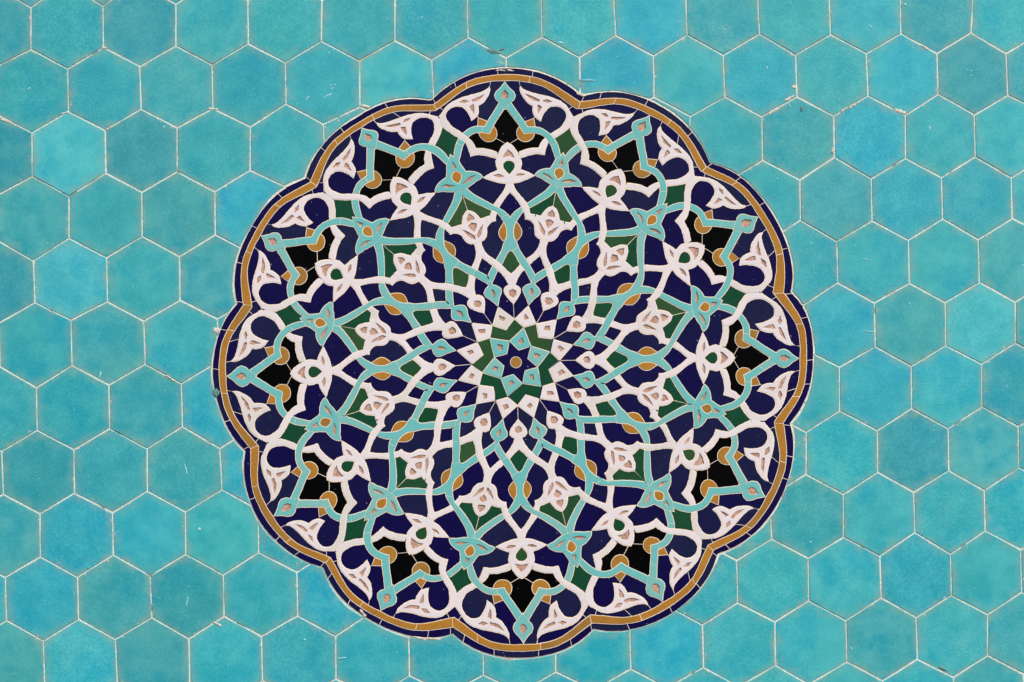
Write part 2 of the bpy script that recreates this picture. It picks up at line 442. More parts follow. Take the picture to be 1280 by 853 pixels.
for k in range(12):
    def both(z, kind, name, key, zl=None, **kw):
        put(z, kind, name, k, D[key], **kw)
        put(z if zl is None else zl, kind, name, k + 100 if False else k, mirA(D[key]), **kw)
    def one(z, kind, name, key, **kw):
        put(z, kind, name, k, D[key], **kw)
    one(2, 'green', 'diamond', 'dia_green')
    one(2, 'black', 'spade', 'black')
    one(2, 'green', 'kite', 'green_kite')
    one(2, 'green', 'chevron', 'chevron')
    for s, nm in ((1, 'r'), (-1, 'l')):
        M = (lambda c: c) if s > 0 else mirA
        put(3, 'ochre', 'disc_' + nm, k, M(D['disc']))
        put(3.1, 'ochre', 'square_' + nm, k, M(D['square']), smo=False)
        put(3, 'ochre', 'leaf_' + nm, k, M(D['leafO']))
        put(5 if s < 0 else 3.6, 'turq', ('strand' if s > 0 else 'upper_l'), k, M(D['upper']))
        put(5 if s > 0 else 3.6, 'turq', ('lower_r' if s > 0 else 'strand'), k, M(D['lower']))
        put(5 if s > 0 else 3.6, 'turq', 'arc_' + nm, k, M(D['arc']))
        put(4, 'white', 'scroll_' + nm, k, M(D['scroll']), step=2.0)
        for q in ('leaf1', 'leaf2', 'leaf3'):
            put(7, 'inlay', q + nm, k, M(D[q]))
        put(7, 'inlay', 'slitA' + nm, k, M(D['flowerA_slit']))
    one(5.2, 'turq', 'strand', 'neck')
    one(4, 'white', 'ystem', 'ystem')
    one(4, 'white', 'wV', 'wV')
    one(4, 'white', 'bnode', 'bnode')
    one(6, 'turq', 'spear', 'spear'); one(7, 'inlay', 'spear_eye', 'spear_eye')
    one(6, 'white', 'flowerA', 'flowerA'); one(7, 'inlay', 'fAe', 'flowerA_eye'); one(7, 'green', 'drop', 'flowerA_drop')
    one(6, 'turq', 'flowerB', 'flowerB', step=1.8); one(7, 'inlay', 'fBe', 'flowerB_eye'); one(7, 'ochre', 'drop', 'flowerB_drop')
    one(6, 'white', 'flowerS', 'flowerS'); one(7, 'inlay', 'fSe', 'flowerS_eye'); one(7, 'inlay', 'fSd', 'flowerS_dot')
    for key in ('flowerB_slit', 'flowerS_slit'):
        put(7, 'inlay', key, k, D[key]); put(7, 'inlay', key + 'm', k, mirB(D[key]))
    one(6, 'turq', 'dropB', 'dropB'); one(7, 'inlay', 'dBe', 'dropB_eye')
    one(6, 'white', 'dropA', 'dropA'); one(7, 'inlay', 'dAe', 'dropA_eye')
    # star round the centre
    put(6, 'white', 'wkite', k, np.array([polar(73.5, 15), polar(54.3, 30), polar(44.5 if k % 2 == 0 else 42, 15), polar(54.3, 0)]), smo=False)
    e = 57.5
    put(7, 'inlay', 'wke', k, np.array([polar(e + 4.2, 15 + random.uniform(-2, 2)), polar(e - 0.5, 18.6), polar(e - 3.4, 14 + random.uniform(-2, 2)), polar(e + 0.6, 11.4)]), smo=False)
    if k % 2 == 0:
        put(6, 'green', 'gchev', k, np.array([polar(44.5, 15), polar(54.3, 30), polar(42, 45), polar(54.3, 60), polar(44.5, 75), polar(27.8, 45)]), smo=False)
        put(6.1, 'turq', 'tkite', k, np.array([polar(44.5, 15), polar(27.8, 45), polar(20.2, 33), polar(15.4, 15), polar(20.2, -3), polar(27.8, -15)]), smo=False)
        put(7, 'inlay', 'tke', k, np.array([polar(31.5, 16), polar(27, 22), polar(23.5, 15), polar(26, 7.5)]), smo=False)
    # joints
    both_sides = (1, -1)
    for s in both_sides:
        cut(k, (645.5,174.3), (640,180.5), {'black'}, s) if False else None
        cut(k, (650.5,171.5), (636.8,180), {'black'}, s)
        cut(k, (667.3,148.6), (668.6,144.6), {'navy'}, s)
        cut(k, (650.3,108), (649,101.5), {'navy'}, s)
        cut(k, (668.4,219.8), (669.4,218.4), {'navy'}, s)
        cut(k, (711,136.6), (716,133), {'navy'}, s)
        if random.random() < 0.35:
            cut(k, (676,107.5), (680,119.5), {'navy'}, s)
        if random.random() < 0.8:
            cut(k, (704.5,139.5), (709,133.4), {'white'}, s)
        if random.random() < 0.5:
            cut(k, (672.8,184.6), (675.5,193), {'white'}, s)
        for pr, a_, b_, kd in ((0.5, (688.5,182), (696.5,178.5), 'turq'), (0.4, (670,254.5), (666.5,248), 'turq'), (0.4, (652.5,334), (660.5,329.5), 'turq'),
                               (0.5, (650,256), (656.5,251), 'white'), (0.35, (648.5,333), (654,338.5), 'white'), (0.3, (690,123), (688.5,134.5), 'white'),
                               (0.35, (664.5,185), (663.5,195), 'white'), (0.3, (668,317.5), (671,324), 'white'), (0.12, (657,180), (658,187), 'black'),
                               (0.25, (654,293), (669,293), 'navy'), (0.2, (690,139), (690,160), 'navy'), (0.2, (661,236), (663,250), 'navy'),
                               (0.15, (663,195), (663,215), 'navy'), (0.3, (652,123), (657,128), 'navy')):
            if random.random() < pr:
                cut(k, a_, b_, {kd}, s)
        if random.random() < 0.45:
            cut(k, (642.5,148.7), (648.5,142), {'turq'}, s)
        if random.random() < 0.5:
            cut(k, (663.5,166.4), (662.8,158.5), {'turq'}, s)
        if random.random() < 0.6:
            cut(k, (693.6,172.6), (699.4,167.0), {'white'}, s) if False else cut(k, (701,160.5), (705,166.5), {'white'}, s)
    c0 = canon([(641.5,380,'a'), (643,400,'a')])
    cut(k, c0[0], c0[1], {'navy'}, 1, True)
    c1 = canon([(661.0,380.5,'b'), (661.3,383.5,'b')])
    cut(k, c1[0], c1[1], {'navy'}, 1, True)
    c2 = canon([(690.5,259.5,'b'), (695,235.5,'b')])
    cut(k, c2[0], c2[1], {'green'}, 1, True)
    c3 = canon([(712.6,148,'b'), (711,161,'b')])
    cut(k, c3[0], c3[1], {'white', 'navy'}, 1, True)
    c4 = canon([(631,103,'a'), (631.5,101,'a')])
    cut(k, c4[0], c4[1], {'navy'}, 1, True)
    # joints of the two border bands
    hb, hm, hi = BO, BM, BI
    def at(h, f):
        # point a fraction f (-1..1) along the lobe from its apex
        d = np.cumsum([0] + [np.linalg.norm(h[i + 1] - h[i]) for i in range(len(h) - 1)])
        t = abs(f) * d[-1]
        x = np.interp(t, d, h[:, 0]); y = np.interp(t, d, h[:, 1])
        return np.array([math.copysign(x, f), y])
    fs = [-0.97, -0.55 + random.uniform(-.2, .15), 0.0 + random.uniform(-.3, .1), 0.42 + random.uniform(-.1, .2)]
    if random.random() < 0.4:
        fs.append(0.84)
    for f in fs:
        j = random.uniform(-0.012, 0.012)
        cut(k, at(hb, f), at(hm, f + j), {'navy'}, 1, True)
    for f in [-0.99, -0.35 + random.uniform(-.2, .2), 0.4 + random.uniform(-.25, .25)]:
        cut(k, at(hm, f), at(hi, f + random.uniform(-0.012, 0.012)), {'ochre'}, 1, True)
put(6, 'navy', 'star', 0, np.array([polar(27.8 if i % 2 == 0 else 15.4, 45 + 30 * i) for i in range(12)]), smo=False)
put(6.5, 'ochre', 'hub', 0, np.array([polar(7.0, a) for a in range(0, 360, 20)]), smo=False)
SHAPES.sort(key=lambda s: s[0])
# stars inner kites sit above the star piece
OUTLINE = fwd(smooth(lobes(BO), 4.0, corner=24))

# ---------------------------------------------------------------- hexagonal tile lattice (mm)
KT = {
 0: (0, [(38.8,9.5),(128.8,7.5),(220,5.5),(310,0.5)]),
 1: (0, [(85,86.3),(175,83.3),(265.5,81.3),(357,78.8),(449.5,76.3),(540,75),(633,72.5),(724.5,71.8),(816.8,70),(904.5,69.3),(994.5,68.8),(1083,67),(1171.5,67),(1258,67)]),
 2: (0, [(40,166.3),(131.3,163),(221.5,160),(313,158.8),(404.5,155.5),None,None,None,None,(863.3,145.8),(952.5,146.3),(1042.5,145),(1132,144.5),(1218.3,143.8)]),
 3: (0, [(86.3,245.5),(177.5,240.5),(268.8,239.8),(357.6,234),None,None,None,None,None,None,(1000,225.5),(1089.3,223.5),(1177,222.5),(1264.3,222.5)]),
 4: (0, [(41.8,326.3),(133.3,322.3),(224.5,321),(315,317)] + [None] * 7 + [(1046.3,301.8),(1135.8,300.5),(1223.3,299.8)]),
 5: (-1, [(-1,404),(88.8,400.5),(180,401.8),(272,398.8)] + [None] * 7 + [(1003.8,382),(1093.3,378.8),(1181.8,378.5),(1269.5,378)]),
 6: (0, [(45.8,484.8),(136.3,481.5),(227,479.8)] + [None] * 8 + [(1049.3,459),(1139.3,458),(1227.5,455.5)]),
 7: (-1, [(2.5,564.3),(92.5,562.3),(183.8,561),(275,561)] + [None] * 7 + [(1008,540.5),(1097,538.5),(1185.5,536),(1273,533.5)]),
 8: (0, [(50,642.5),(140.8,641),(232,640),(323,637)] + [None] * 6 + [(963,620),(1054.5,618),(1142.5,615.5),(1230.8,613.5)]),
 9: (-1, [(6.8,722),(97,721.8),(188,720),(279.3,718.8),(371.3,715.5)] + [None] * 5 + [(921.3,700.8),(1010.8,698),(1100,695.5),(1188.3,693),(1276.3,687.5)]),
 10: (0, [(54.5,801.3),(144.5,799.5),(236.3,798.8),(327,795.5),(419.5,795.5),(511,792),(604,789),(694.5,786),(787.5,782),(878.3,781.3),(968.8,777.5),(1057.5,775.8),(1145.5,772),(1234.5,768.3)]),
 11: (10, [(1011,856),(1103.8,851.3),(1192,847),(1278.8,842.5)]),
}
KB = {
 0: (0, [(38.8,61.8),(129.3,59.3),(220,57.5),(310.5,55),(401.8,52),(493.8,50.8),(585.5,47),(678,46.3),(770,44.3),(859.5,43.8),(949.5,42.5),(1038.3,43.3),(1126.3,42.5),(1214,41.3)]),
 1: (0, [(85.8,140),(176.5,136.8),(266.3,135.8),(357.5,130),(450,133.8),None,None,None,(818,121),(906.3,121.3),(996.3,121.3),(1085.5,120),(1173,118),(1260,119.3)]),
 2: (0, [(40.5,220.5),(132.5,216.8),(221.5,215),(312.5,213)] + [None] * 6 + [(953.6,200),(1043.3,196.8),(1132,198),(1219.5,196.3)]),
 3: (0, [(86.3,298),(178,295.5),(269.5,293.5)] + [None] * 7 + [(1000.8,275.5),(1090.5,276.3),(1178.8,273.8),(1265.5,273.5)]),
 4: (0, [(43.8,378.5),(134.5,377.3),(225,375.5)] + [None] * 8 + [(1047.5,353.5),(1137,354.3),(1224.5,353)]),
 5: (-1, [(0,458.5),(90,456.8),(181.8,455.3),(273,452)] + [None] * 7 + [(1004,436),(1094.3,433.5),(1182.5,432.3),(1269.5,429)]),
 6: (0, [(46.8,537.8),(137.5,536),(228.3,533.5)] + [None] * 8 + [(1050,513.5),(1140,511),(1228,508.5)]),
 7: (-1, [(4.3,618),(93.3,616.8),(184.5,614),(277.5,612.3)] + [None] * 7 + [(1008,593),(1097.5,590.5),(1186.3,588.5),(1273.8,584.8)]),
 8: (0, [(50.5,696.3),(141.8,693.8),(232.5,693),(323.8,690.8)] + [None] * 6 + [(965,673.8),(1055,672),(1143.8,665.8),(1231.8,663.8)]),
 9: (-1, [(8.3,775.8),(98.3,774.3),(190,772),(280.5,770.5),(372.5,770),(463,766)] + [None] * 3 + [(831,756),(922.5,753.8),(1011.3,751.3),(1101.8,747.5),(1189.5,744.5),(1277.5,740.5)]),
 10: (0, [(55.8,853.5),(146.8,852.5),(237.5,852.5),(328.3,850.8),(420,848.8),(512,844.5),(604.5,843.8),(695,840),(788.8,836.3),(879.5,834.5),(969.3,832),(1058.8,827.5),(1147,824.5),(1235,819.5)]),
}
known = {}
for tag, K in (('T', KT), ('B', KB)):
    for r, (c0, pts) in K.items():
        for i, p in enumerate(pts):
            if p:
                known[(tag, r, c0 + i)] = np.array(p)
def ideal(key):
    t, r, c = key
    i = c + (0.5 if r % 2 else 0.0)
    j = r + (0.0 if t == 'T' else 0.667)
    return np.array([i, j])
def feat(ij):
    i, j = (ij[0] - 6.5) / 7, (ij[1] - 5.5) / 6
    return [1, i, j, i * i, i * j, j * j]
_keys = list(known)
_F = np.array([feat(ideal(k)) for k in _keys])
_Y = np.array([known[k] for k in _keys])
_C, *_ = np.linalg.lstsq(_F, _Y, rcond=None)
def vert(t, r, c):
    k = (t, r, c)
    if k in known:
        return known[k]
    p = np.array(feat(ideal(k))) @ _C
    q = p + np.array([random.uniform(-1, 1), random.uniform(-1, 1)])
    known[k] = q
    return q

TONE = [(84,35,'m'),(175,35,'d'),(265,35,'l'),(356,35,'l'),(447,35,'m'),(540,35,'m'),(632,20,'l'),(724,20,'l'),(815,20,'b'),(904,20,'g'),(994,20,'l'),(1082,20,'m'),(1170,20,'g'),(1258,20,'l'),
 (-5,35,'g'),(40,112,'m'),(130,112,'m'),(220,112,'G'),(311,112,'m'),(403,104,'b'),(495,104,'l'),(587,104,'b'),(679,96,'m'),(770,96,'b'),(861,94,'l'),(950,94,'B'),(1039,94,'l'),(1127,92,'b'),(1215,92,'d'),
 (-5,192,'d'),(86,192,'L'),(175,192,'d'),(267,192,'m'),(357,182,'m'),(905,172,'m'),(996,170,'g'),(1087,170,'b'),(1175,170,'m'),(1262,170,'m'),
 (40,270,'g'),(132,270,'m'),(223,268,'g'),(315,262,'b'),(953,250,'m'),(1045,250,'g'),(1133,250,'b'),(1221,250,'m'),
 (-5,350,'d'),(88,350,'L'),(179,350,'l'),(269,345,'g'),(1000,328,'m'),(1091,328,'m'),(1180,328,'m'),(1268,328,'g'),
 (44,427,'m'),(135,427,'g'),(226,427,'m'),(1047,405,'b'),(1137,405,'g'),(1226,404,'L'),
 (0,508,'m'),(91,508,'m'),(182,508,'g'),(272,505,'b'),(1010,488,'g'),(1095,486,'b'),(1184,480,'l'),(1272,480,'d'),
 (48,588,'d'),(138,588,'m'),(229,588,'g'),(310,588,'b'),(1052,566,'l'),(1140,563,'d'),(1230,560,'g'),
 (0,668,'g'),(95,668,'b'),(186,668,'b'),(278,665,'l'),(1010,646,'g'),(1100,643,'m'),(1187,640,'m'),(1275,638,'l'),
 (52,748,'b'),(143,748,'g'),(235,746,'d'),(326,744,'m'),(418,742,'b'),(878,728,'m'),(967,725,'l'),(1055,723,'l'),(1145,720,'b'),(1232,716,'m'),
 (10,825,'g'),(100,825,'L'),(190,825,'g'),(282,823,'l'),(374,820,'m'),(466,820,'m'),(558,818,'m'),(650,814,'l'),(742,812,'m'),(833,810,'b'),(923,806,'l'),(1012,803,'l'),(1100,801,'g'),(1190,796,'G'),(1277,795,'g')]
TINT = {'m': (1, 1, 1), 'l': (1.15, 1.08, 1.05), 'L': (1.55, 1.20, 1.22), 'b': (0.86, 1.02, 1.12), 'B': (0.80, 0.98, 1.05),
        'g': (1.30, 0.95, 0.92), 'G': (1.4, 1.05, 1.03), 'd': (1.0, 0.84, 0.86), ' ': (1, 1, 1)}
R_LO, R_HI, C_LO, C_HI = -2, 12, -3, 15
for r in range(R_LO, R_HI + 1):
    for c in range(C_LO, C_HI + 1):
        cu = c if r % 2 == 0 else c + 1
        if r % 2 == 0:
            top, bot = vert('B', r - 1, c), vert('T', r + 1, c)
        else:
            top, bot = vert('B', r - 1, c + 1), vert('T', r + 1, c + 1)
        poly = [vert('T', r, c), top, vert('T', r, c + 1), vert('B', r, c + 1), bot, vert('B', r, c)]
        SHAPES.insert(0, (0, 'hex', ('hex', (r, c)), np.array(poly)))
        if r % 2 == 0:
            pass
NHEX = (R_HI - R_LO + 1) * (C_HI - C_LO + 1)

# ---------------------------------------------------------------- planar arrangement of all outlines
vs, faces, cedges = [], [], []
vidx = {}
def addv(p):
    k = (round(float(p[0]), 3), round(float(p[1]), 3))
    if k not in vidx:
        vidx[k] = len(vs)
        vs.append(Vector(k))
    return vidx[k]
for a, b, kinds in CUTS:
    cedges.append((addv(a), addv(b)))
for z, kind, key, poly in SHAPES:
    # counter-clockwise (y down in the drawing, so flip sign later)
    ar = 0.5 * sum(poly[i - 1][0] * poly[i][1] - poly[i][0] * poly[i - 1][1] for i in range(len(poly)))
    q = poly if ar > 0 else poly[::-1]
    f = []
    for p in q:
        i = addv(p)
        if not f or f[-1] != i:
            f.append(i)
    if f[0] == f[-1]:
        f.pop()
    faces.append(f)
ov, oe, of, _, oeo, ofo = delaunay_2d_cdt(vs, cedges, faces, 1, 1e-4)
NC = len(cedges)
P = np.array([(v[0], v[1]) for v in ov])
cutmap = {}
for e, o in zip(oe, oeo):
    for i in o:
        if i < NC:
            cutmap.setdefault((min(e), max(e)), set()).update(CUTS[i][2])
top = [max(o) if o else -1 for o in ofo]
edge_f = {}
for fi, f in enumerate(of):
    for a, b in zip(f, f[1:] + f[:1]):
        edge_f.setdefault((min(a, b), max(a, b)), []).append(fi)
par = list(range(len(of)))
def find(x):
    while par[x] != x:
        par[x] = par[par[x]]
        x = par[x]
    return x
def keyof(fi):
    return None if top[fi] < 0 else (SHAPES[top[fi]][1], SHAPES[top[fi]][2])
for e, fl in edge_f.items():
    if len(fl) == 2:
        a, b = fl
        ka, kb = keyof(a), keyof(b)
        if ka is not None and ka == kb:
            if e in cutmap and ka[0] in cutmap[e]:
                continue
            par[find(a)] = find(b)
comps = {}
for fi in range(len(of)):
    if top[fi] >= 0:
        comps.setdefault(find(fi), []).append(fi)
def tri_area(f):
    a, b, c = P[f[0]], P[f[1]], P[f[2]]
    return 0.5 * ((b[0] - a[0]) * (c[1] - a[1]) - (b[1] - a[1]) * (c[0] - a[0]))

# ---------------------------------------------------------------- solid pieces from the arrangement
def ypos(h):            # height above the wall face (mm) -> world y
    return -h * S
def W(p, h):
    return ((p[0] - X0) * S, ypos(h), ZC + (Z0 - p[1]) * S)

def link(name, me, parent=None, loc=(0, 0, 0)):
    o = bpy.data.objects.new(name, me)
    COL.objects.link(o)
    o.parent = parent
    o.location = loc
    return o

PROP = {  # kind: (top height, bevel width, bevel drop, half joint, depth)
    'hex': (0.0, 0.6, 0.34, 0.68, 4.0),
    'navy': (0.3, 0.35, 0.25, 0.36, 3.0), 'black': (0.3, 0.35, 0.25, 0.36, 3.0), 'green': (0.3, 0.35, 0.25, 0.36, 3.0),
    'ochre': (0.3, 0.35, 0.25, 0.40, 3.0), 'white': (0.22, 0.18, 0.10, 0.66, 3.0), 'turq': (0.26, 0.22, 0.15, 0.50, 3.0),
    'inlay': (-0.85, 0.05, 0.02, -0.15, 2.5),
}

def loops_of(fl, comp_of):
    nxt = {}
    for fi in fl:
        f = of[fi]
        for a, b in zip(f, f[1:] + f[:1]):
            nb = [x for x in edge_f[(min(a, b), max(a, b))] if x != fi]
            if nb and comp_of.get(nb[0]) == comp_of[fi]:
                continue
            nxt.setdefault(a, []).append((b, nb[0] if nb else None))
    loops = []
    while nxt:
        a0 = next(iter(nxt))
        lp, nbs = [], []
        a = a0
        prev = None
        while a in nxt:
            opts = nxt[a]
            if len(opts) > 1 and prev is not None:
                d = P[a] - P[prev]
                def turn(o):
                    e = P[o[0]] - P[a]
                    return math.atan2(d[0] * e[1] - d[1] * e[0], float(d @ e))
                # keep to the left-most branch so that pinched loops stay apart
                o = max(opts, key=turn)
                opts.remove(o)
            else:
                o = opts.pop()
            if not opts:
                del nxt[a]
            lp.append(a); nbs.append(o[1])
            prev, a = a, o[0]
            if a == a0:
                break
        if len(lp) >= 3:
            loops.append((lp, nbs))
    return loops

comp_of = {}
for cid, fl in comps.items():
    for fi in fl:
        comp_of[fi] = cid

def offset(pts, dist):
    """move each vertex of a CCW loop inwards; dist is per edge"""
    n = len(pts)
    out = []
    for i in range(n):
        a, b, c = pts[i - 1], pts[i], pts[(i + 1) % n]
        d1, d2 = b - a, c - b
        l1, l2 = np.linalg.norm(d1) + 1e-9, np.linalg.norm(d2) + 1e-9
        d1, d2 = d1 / l1, d2 / l2
        n1, n2 = np.array([-d1[1], d1[0]]), np.array([-d2[1], d2[0]])
        e1, e2 = dist[i - 1], dist[i]
        cr = d1[0] * d2[1] - d1[1] * d2[0]
        if abs(cr) < 0.15:
            m = n1 + n2
            o = m / (np.linalg.norm(m) + 1e-9) * 0.5 * (e1 + e2)
        else:
            # intersection of the two moved lines
            q1, q2 = n1 * e1, n2 * e2
            t = ((q2 - q1)[0] * d2[1] - (q2 - q1)[1] * d2[0]) / cr
            o = q1 + d1 * t
            L = np.linalg.norm(o)
            mx = 2.2 * max(abs(e1), abs(e2), 0.01)
            if L > mx:
                o = o / L * mx
        out.append(b + o)
    return np.array(out)

def simplify(lp, nbs, tol=0.05):
    """drop vertices that lie on a straight run with the same neighbour"""
    keep = []
    n = len(lp)
    for i in range(n):
        a, b, c = P[lp[i - 1]], P[lp[i]], P[lp[(i + 1) % n]]
        if np.linalg.norm(c - b) < 0.12:
            continue
        keep.append(i)
    if len(keep) < 3:
        keep = list(range(n))
    return [lp[i] for i in keep], [nbs[i] for i in keep]

RIM = 6.0
def build_piece(name, cid, parent=None, mat=None):
    fl = comps[cid]
    kind = SHAPES[top[fl[0]]][1]
    H, bw, bd, gap, depth = PROP[kind]
    H += random.uniform(-0.10, 0.10) if kind != 'inlay' else random.uniform(-0.25, 0.25)
    lps = loops_of(fl, comp_of)
    verts, quads, rings_top, rim = [], [], [], []
    allp = np.vstack([[P[v] for v in lp] for lp, _ in lps])
    cen = (allp.max(0) + allp.min(0)) / 2
    half = float(max(allp.max(0) - allp.min(0))) / 2 + 1
    tm = 0.006 if kind == 'hex' else min(0.012, 0.09 / half)
    tilt = (random.uniform(-1, 1) * tm, random.uniform(-1, 1) * tm)
    def hh(p):
        return H + (p[0] - cen[0]) * tilt[0] + (p[1] - cen[1]) * tilt[1]
    for lp, nbs in lps:
        lp, nbs = simplify(lp, nbs)
        pts = np.array([P[v] for v in lp])
        if kind == 'hex':                       # slightly wavy hand-cut edges
            q, nb2 = [], []
            for i in range(len(pts)):
                a, b = pts[i], pts[(i + 1) % len(pts)]
                m = max(1, int(np.linalg.norm(b - a) / 9))
                for j in range(m):
                    q.append(a + (b - a) * j / m)
                    nb2.append(nbs[i])
            pts, nbs = np.array(q), nb2
        g = []
        for i, nb in enumerate(nbs):
            nk = None if nb is None else SHAPES[top[nb]][1] if top[nb] >= 0 else None
            if kind == 'hex':
                p = pts[i]
                w = mnoise.noise(Vector((p[0] * 0.045, p[1] * 0.045, cid * 0.37)))
                w2 = mnoise.noise(Vector((p[0] * 0.016, p[1] * 0.016, 3.3)))
                g.append(gap * (1 + 0.75 * w) + 0.08 if nk == 'hex' or nk is None else max(0.35, 1.25 + 2.0 * w2 + 1.1 * w))
            elif nk == kind:
                g.append(0.20 if kind in ('white', 'turq') else 0.32)
            elif nk == 'inlay':
                g.append(0.0)
            elif nk == 'hex':
                g.append(0.3)
            else:
                g.append(gap)
        o1 = offset(pts, g)
        o2 = offset(o1, [bw] * len(g))
        base = len(verts)
        n = len(pts)
        for p in o1:
            verts.append((p, -depth)); rim.append(1)
        for p in o1:
            verts.append((p, hh(p) - bd)); rim.append(1)
        for p in o2:
            verts.append((p, hh(p))); rim.append(1)
        for i in range(n):
            j = (i + 1) % n
            for lv in (0, n):
                quads.append((base + lv + i, base + lv + j, base + lv + n + j, base + lv + n + i))
        rings_top.append(list(range(base + 2 * n, base + 3 * n)))
    # cap: constrained triangulation of the top rings (plus inner points on the big tiles)
    idx, cv = [], []
    for r_ in rings_top:
        for i in r_:
            idx.append(i); cv.append(Vector((float(verts[i][0][0]), float(verts[i][0][1]))))
    inner = []
    segA = np.vstack([[verts[i][0] for i in r_] for r_ in rings_top])
    segB = np.vstack([[verts[i][0] for i in r_[1:] + r_[:1]] for r_ in rings_top])
    def edist(p):
        ab = segB - segA
        t = np.clip(((p - segA) * ab).sum(1) / ((ab * ab).sum(1) + 1e-9), 0, 1)
        return float(np.sqrt((((segA + ab * t[:, None]) - p) ** 2).sum(1)).min())
    if kind == 'hex':
        lo, hi = segA.min(0), segA.max(0)
        st = 9.5
        for gy in np.arange(lo[1] + 3, hi[1], st):
            for gx in np.arange(lo[0] + 3, hi[0], st):
                p = np.array([gx + random.uniform(-2, 2), gy + random.uniform(-2, 2)])
                if edist(p) > 3.5:
                    inner.append(p)
    nb0 = len(cv)
    for p in inner:
        cv.append(Vector((float(p[0]), float(p[1]))))
    loc_loops, s = [], 0
    for r_ in rings_top:
        loc_loops.append(list(range(s, s + len(r_)))); s += len(r_)
    ce = [(lp[i], lp[(i + 1) % len(lp)]) for lp in loc_loops for i in range(len(lp))]
    rv, re_, rf, rvo, _, _ = delaunay_2d_cdt(cv, ce, [], 0, 1e-5)
    # keep triangles that lie inside by even-odd count against the rings
    tri = []
    rp = np.array([(v[0], v[1]) for v in rv])
    mp = {}
    for i, o in enumerate(rvo):
        if o and o[0] < nb0:
            mp[i] = idx[o[0]]
        else:
            p = rp[i]
            d = edist(p)
            z = hh(p) + 0.18 * min(1, d / 20) if kind == 'hex' else hh(p)
            if kind == 'hex':
                z += 0.22 * mnoise.noise(Vector((p[0] * 0.03, p[1] * 0.03, cid * 0.7)))
            mp[i] = len(verts)
            verts.append((p, z)); rim.append(max(0.0, 1 - d / RIM))
    for f in rf:
        c = (rp[f[0]] + rp[f[1]] + rp[f[2]]) / 3
        cond = (segA[:, 1] > c[1]) != (segB[:, 1] > c[1])
        if cond.any():
            A, B = segA[cond], segB[cond]
            xs = A[:, 0] + (c[1] - A[:, 1]) / (B[:, 1] - A[:, 1]) * (B[:, 0] - A[:, 0])
            if (xs > c[0]).sum() % 2 == 1:
                tri.append(tuple(mp[i] for i in f))
    lx, lz = (cen[0] - X0) * S, ZC + (Z0 - cen[1]) * S
    co = [((p[0] - X0) * S - lx, ypos(h), ZC + (Z0 - p[1]) * S - lz) for p, h in verts]
    fcs = [tuple(q) for q in quads] + [t for t in tri if len(set(t)) == 3]
    me = bpy.data.meshes.new(name)
    me.from_pydata(co, [], fcs)
    me.validate()
    me.materials.append(mat or MAT[kind])
    if kind == 'hex':
        at_ = me.attributes.new('rim', 'FLOAT', 'POINT')
        if len(me.vertices) == len(rim):
            at_.data.foreach_set('value', rim)
        me.polygons.foreach_set('use_smooth', [True] * len(me.polygons))
        me.set_sharp_from_angle(angle=R(12))
    return me, (lx, 0, lz), kind

# ---------------------------------------------------------------- the wall and its tiles
def box(name, x0, x1, y0, y1, z0, z1, mat, parent=None):
    v = [(x, y, z) for x in (x0, x1) for y in (y0, y1) for z in (z0, z1)]
    f = [(0, 1, 3, 2), (4, 6, 7, 5), (0, 4, 5, 1), (2, 3, 7, 6), (0, 2, 6, 4), (1, 5, 7, 3)]
    me = bpy.data.meshes.new(name)
    me.from_pydata(v, [], f)
    me.materials.append(mat)
    return link(name, me, parent)
wall = box('wall', -1.0, 1.05, 0.0038, 0.12, ZC - 0.66, ZC + 0.66, MAT['mortar'])
wall['kind'] = 'structure'
wall['label'] = 'wall faced with turquoise hexagonal tiles in pale mortar'

med = bpy.data.objects.new('mosaic_medallion', None)
COL.objects.link(med)
med.location = ((CX - X0) * S, 0, ZC + (Z0 - CY) * S)
med['label'] = 'round twelve-lobed tile mosaic medallion with dark blue and ochre border set in turquoise wall'
med['category'] = 'mosaic'

NAMES = {'border_navy': 'blue_border_tile', 'border_ochre': 'ochre_border_tile', 'ground': 'blue_ground_tile', 'diamond': 'green_tile', 'spade': 'black_tile',
         'kite': 'green_tile', 'chevron': 'green_tile', 'disc_r': 'ochre_disc', 'disc_l': 'ochre_disc', 'square_r': 'ochre_tip', 'square_l': 'ochre_tip',
         'leaf_r': 'ochre_leaf', 'leaf_l': 'ochre_leaf', 'strand': 'turquoise_strand', 'upper_l': 'turquoise_strand', 'lower_r': 'turquoise_strand',
         'arc_r': 'turquoise_arc', 'arc_l': 'turquoise_arc', 'scroll_r': 'white_scroll', 'scroll_l': 'white_scroll', 'ystem': 'white_stem', 'wV': 'white_strand',
         'bnode': 'white_strand', 'spear': 'turquoise_spearhead', 'flowerA': 'white_flower', 'flowerB': 'turquoise_flower', 'flowerS': 'white_bud',
         'dropB': 'turquoise_drop', 'dropA': 'white_drop', 'wkite': 'white_kite_tile', 'gchev': 'green_chevron', 'tkite': 'turquoise_kite_tile',
         'star': 'blue_star', 'hub': 'ochre_hub'}
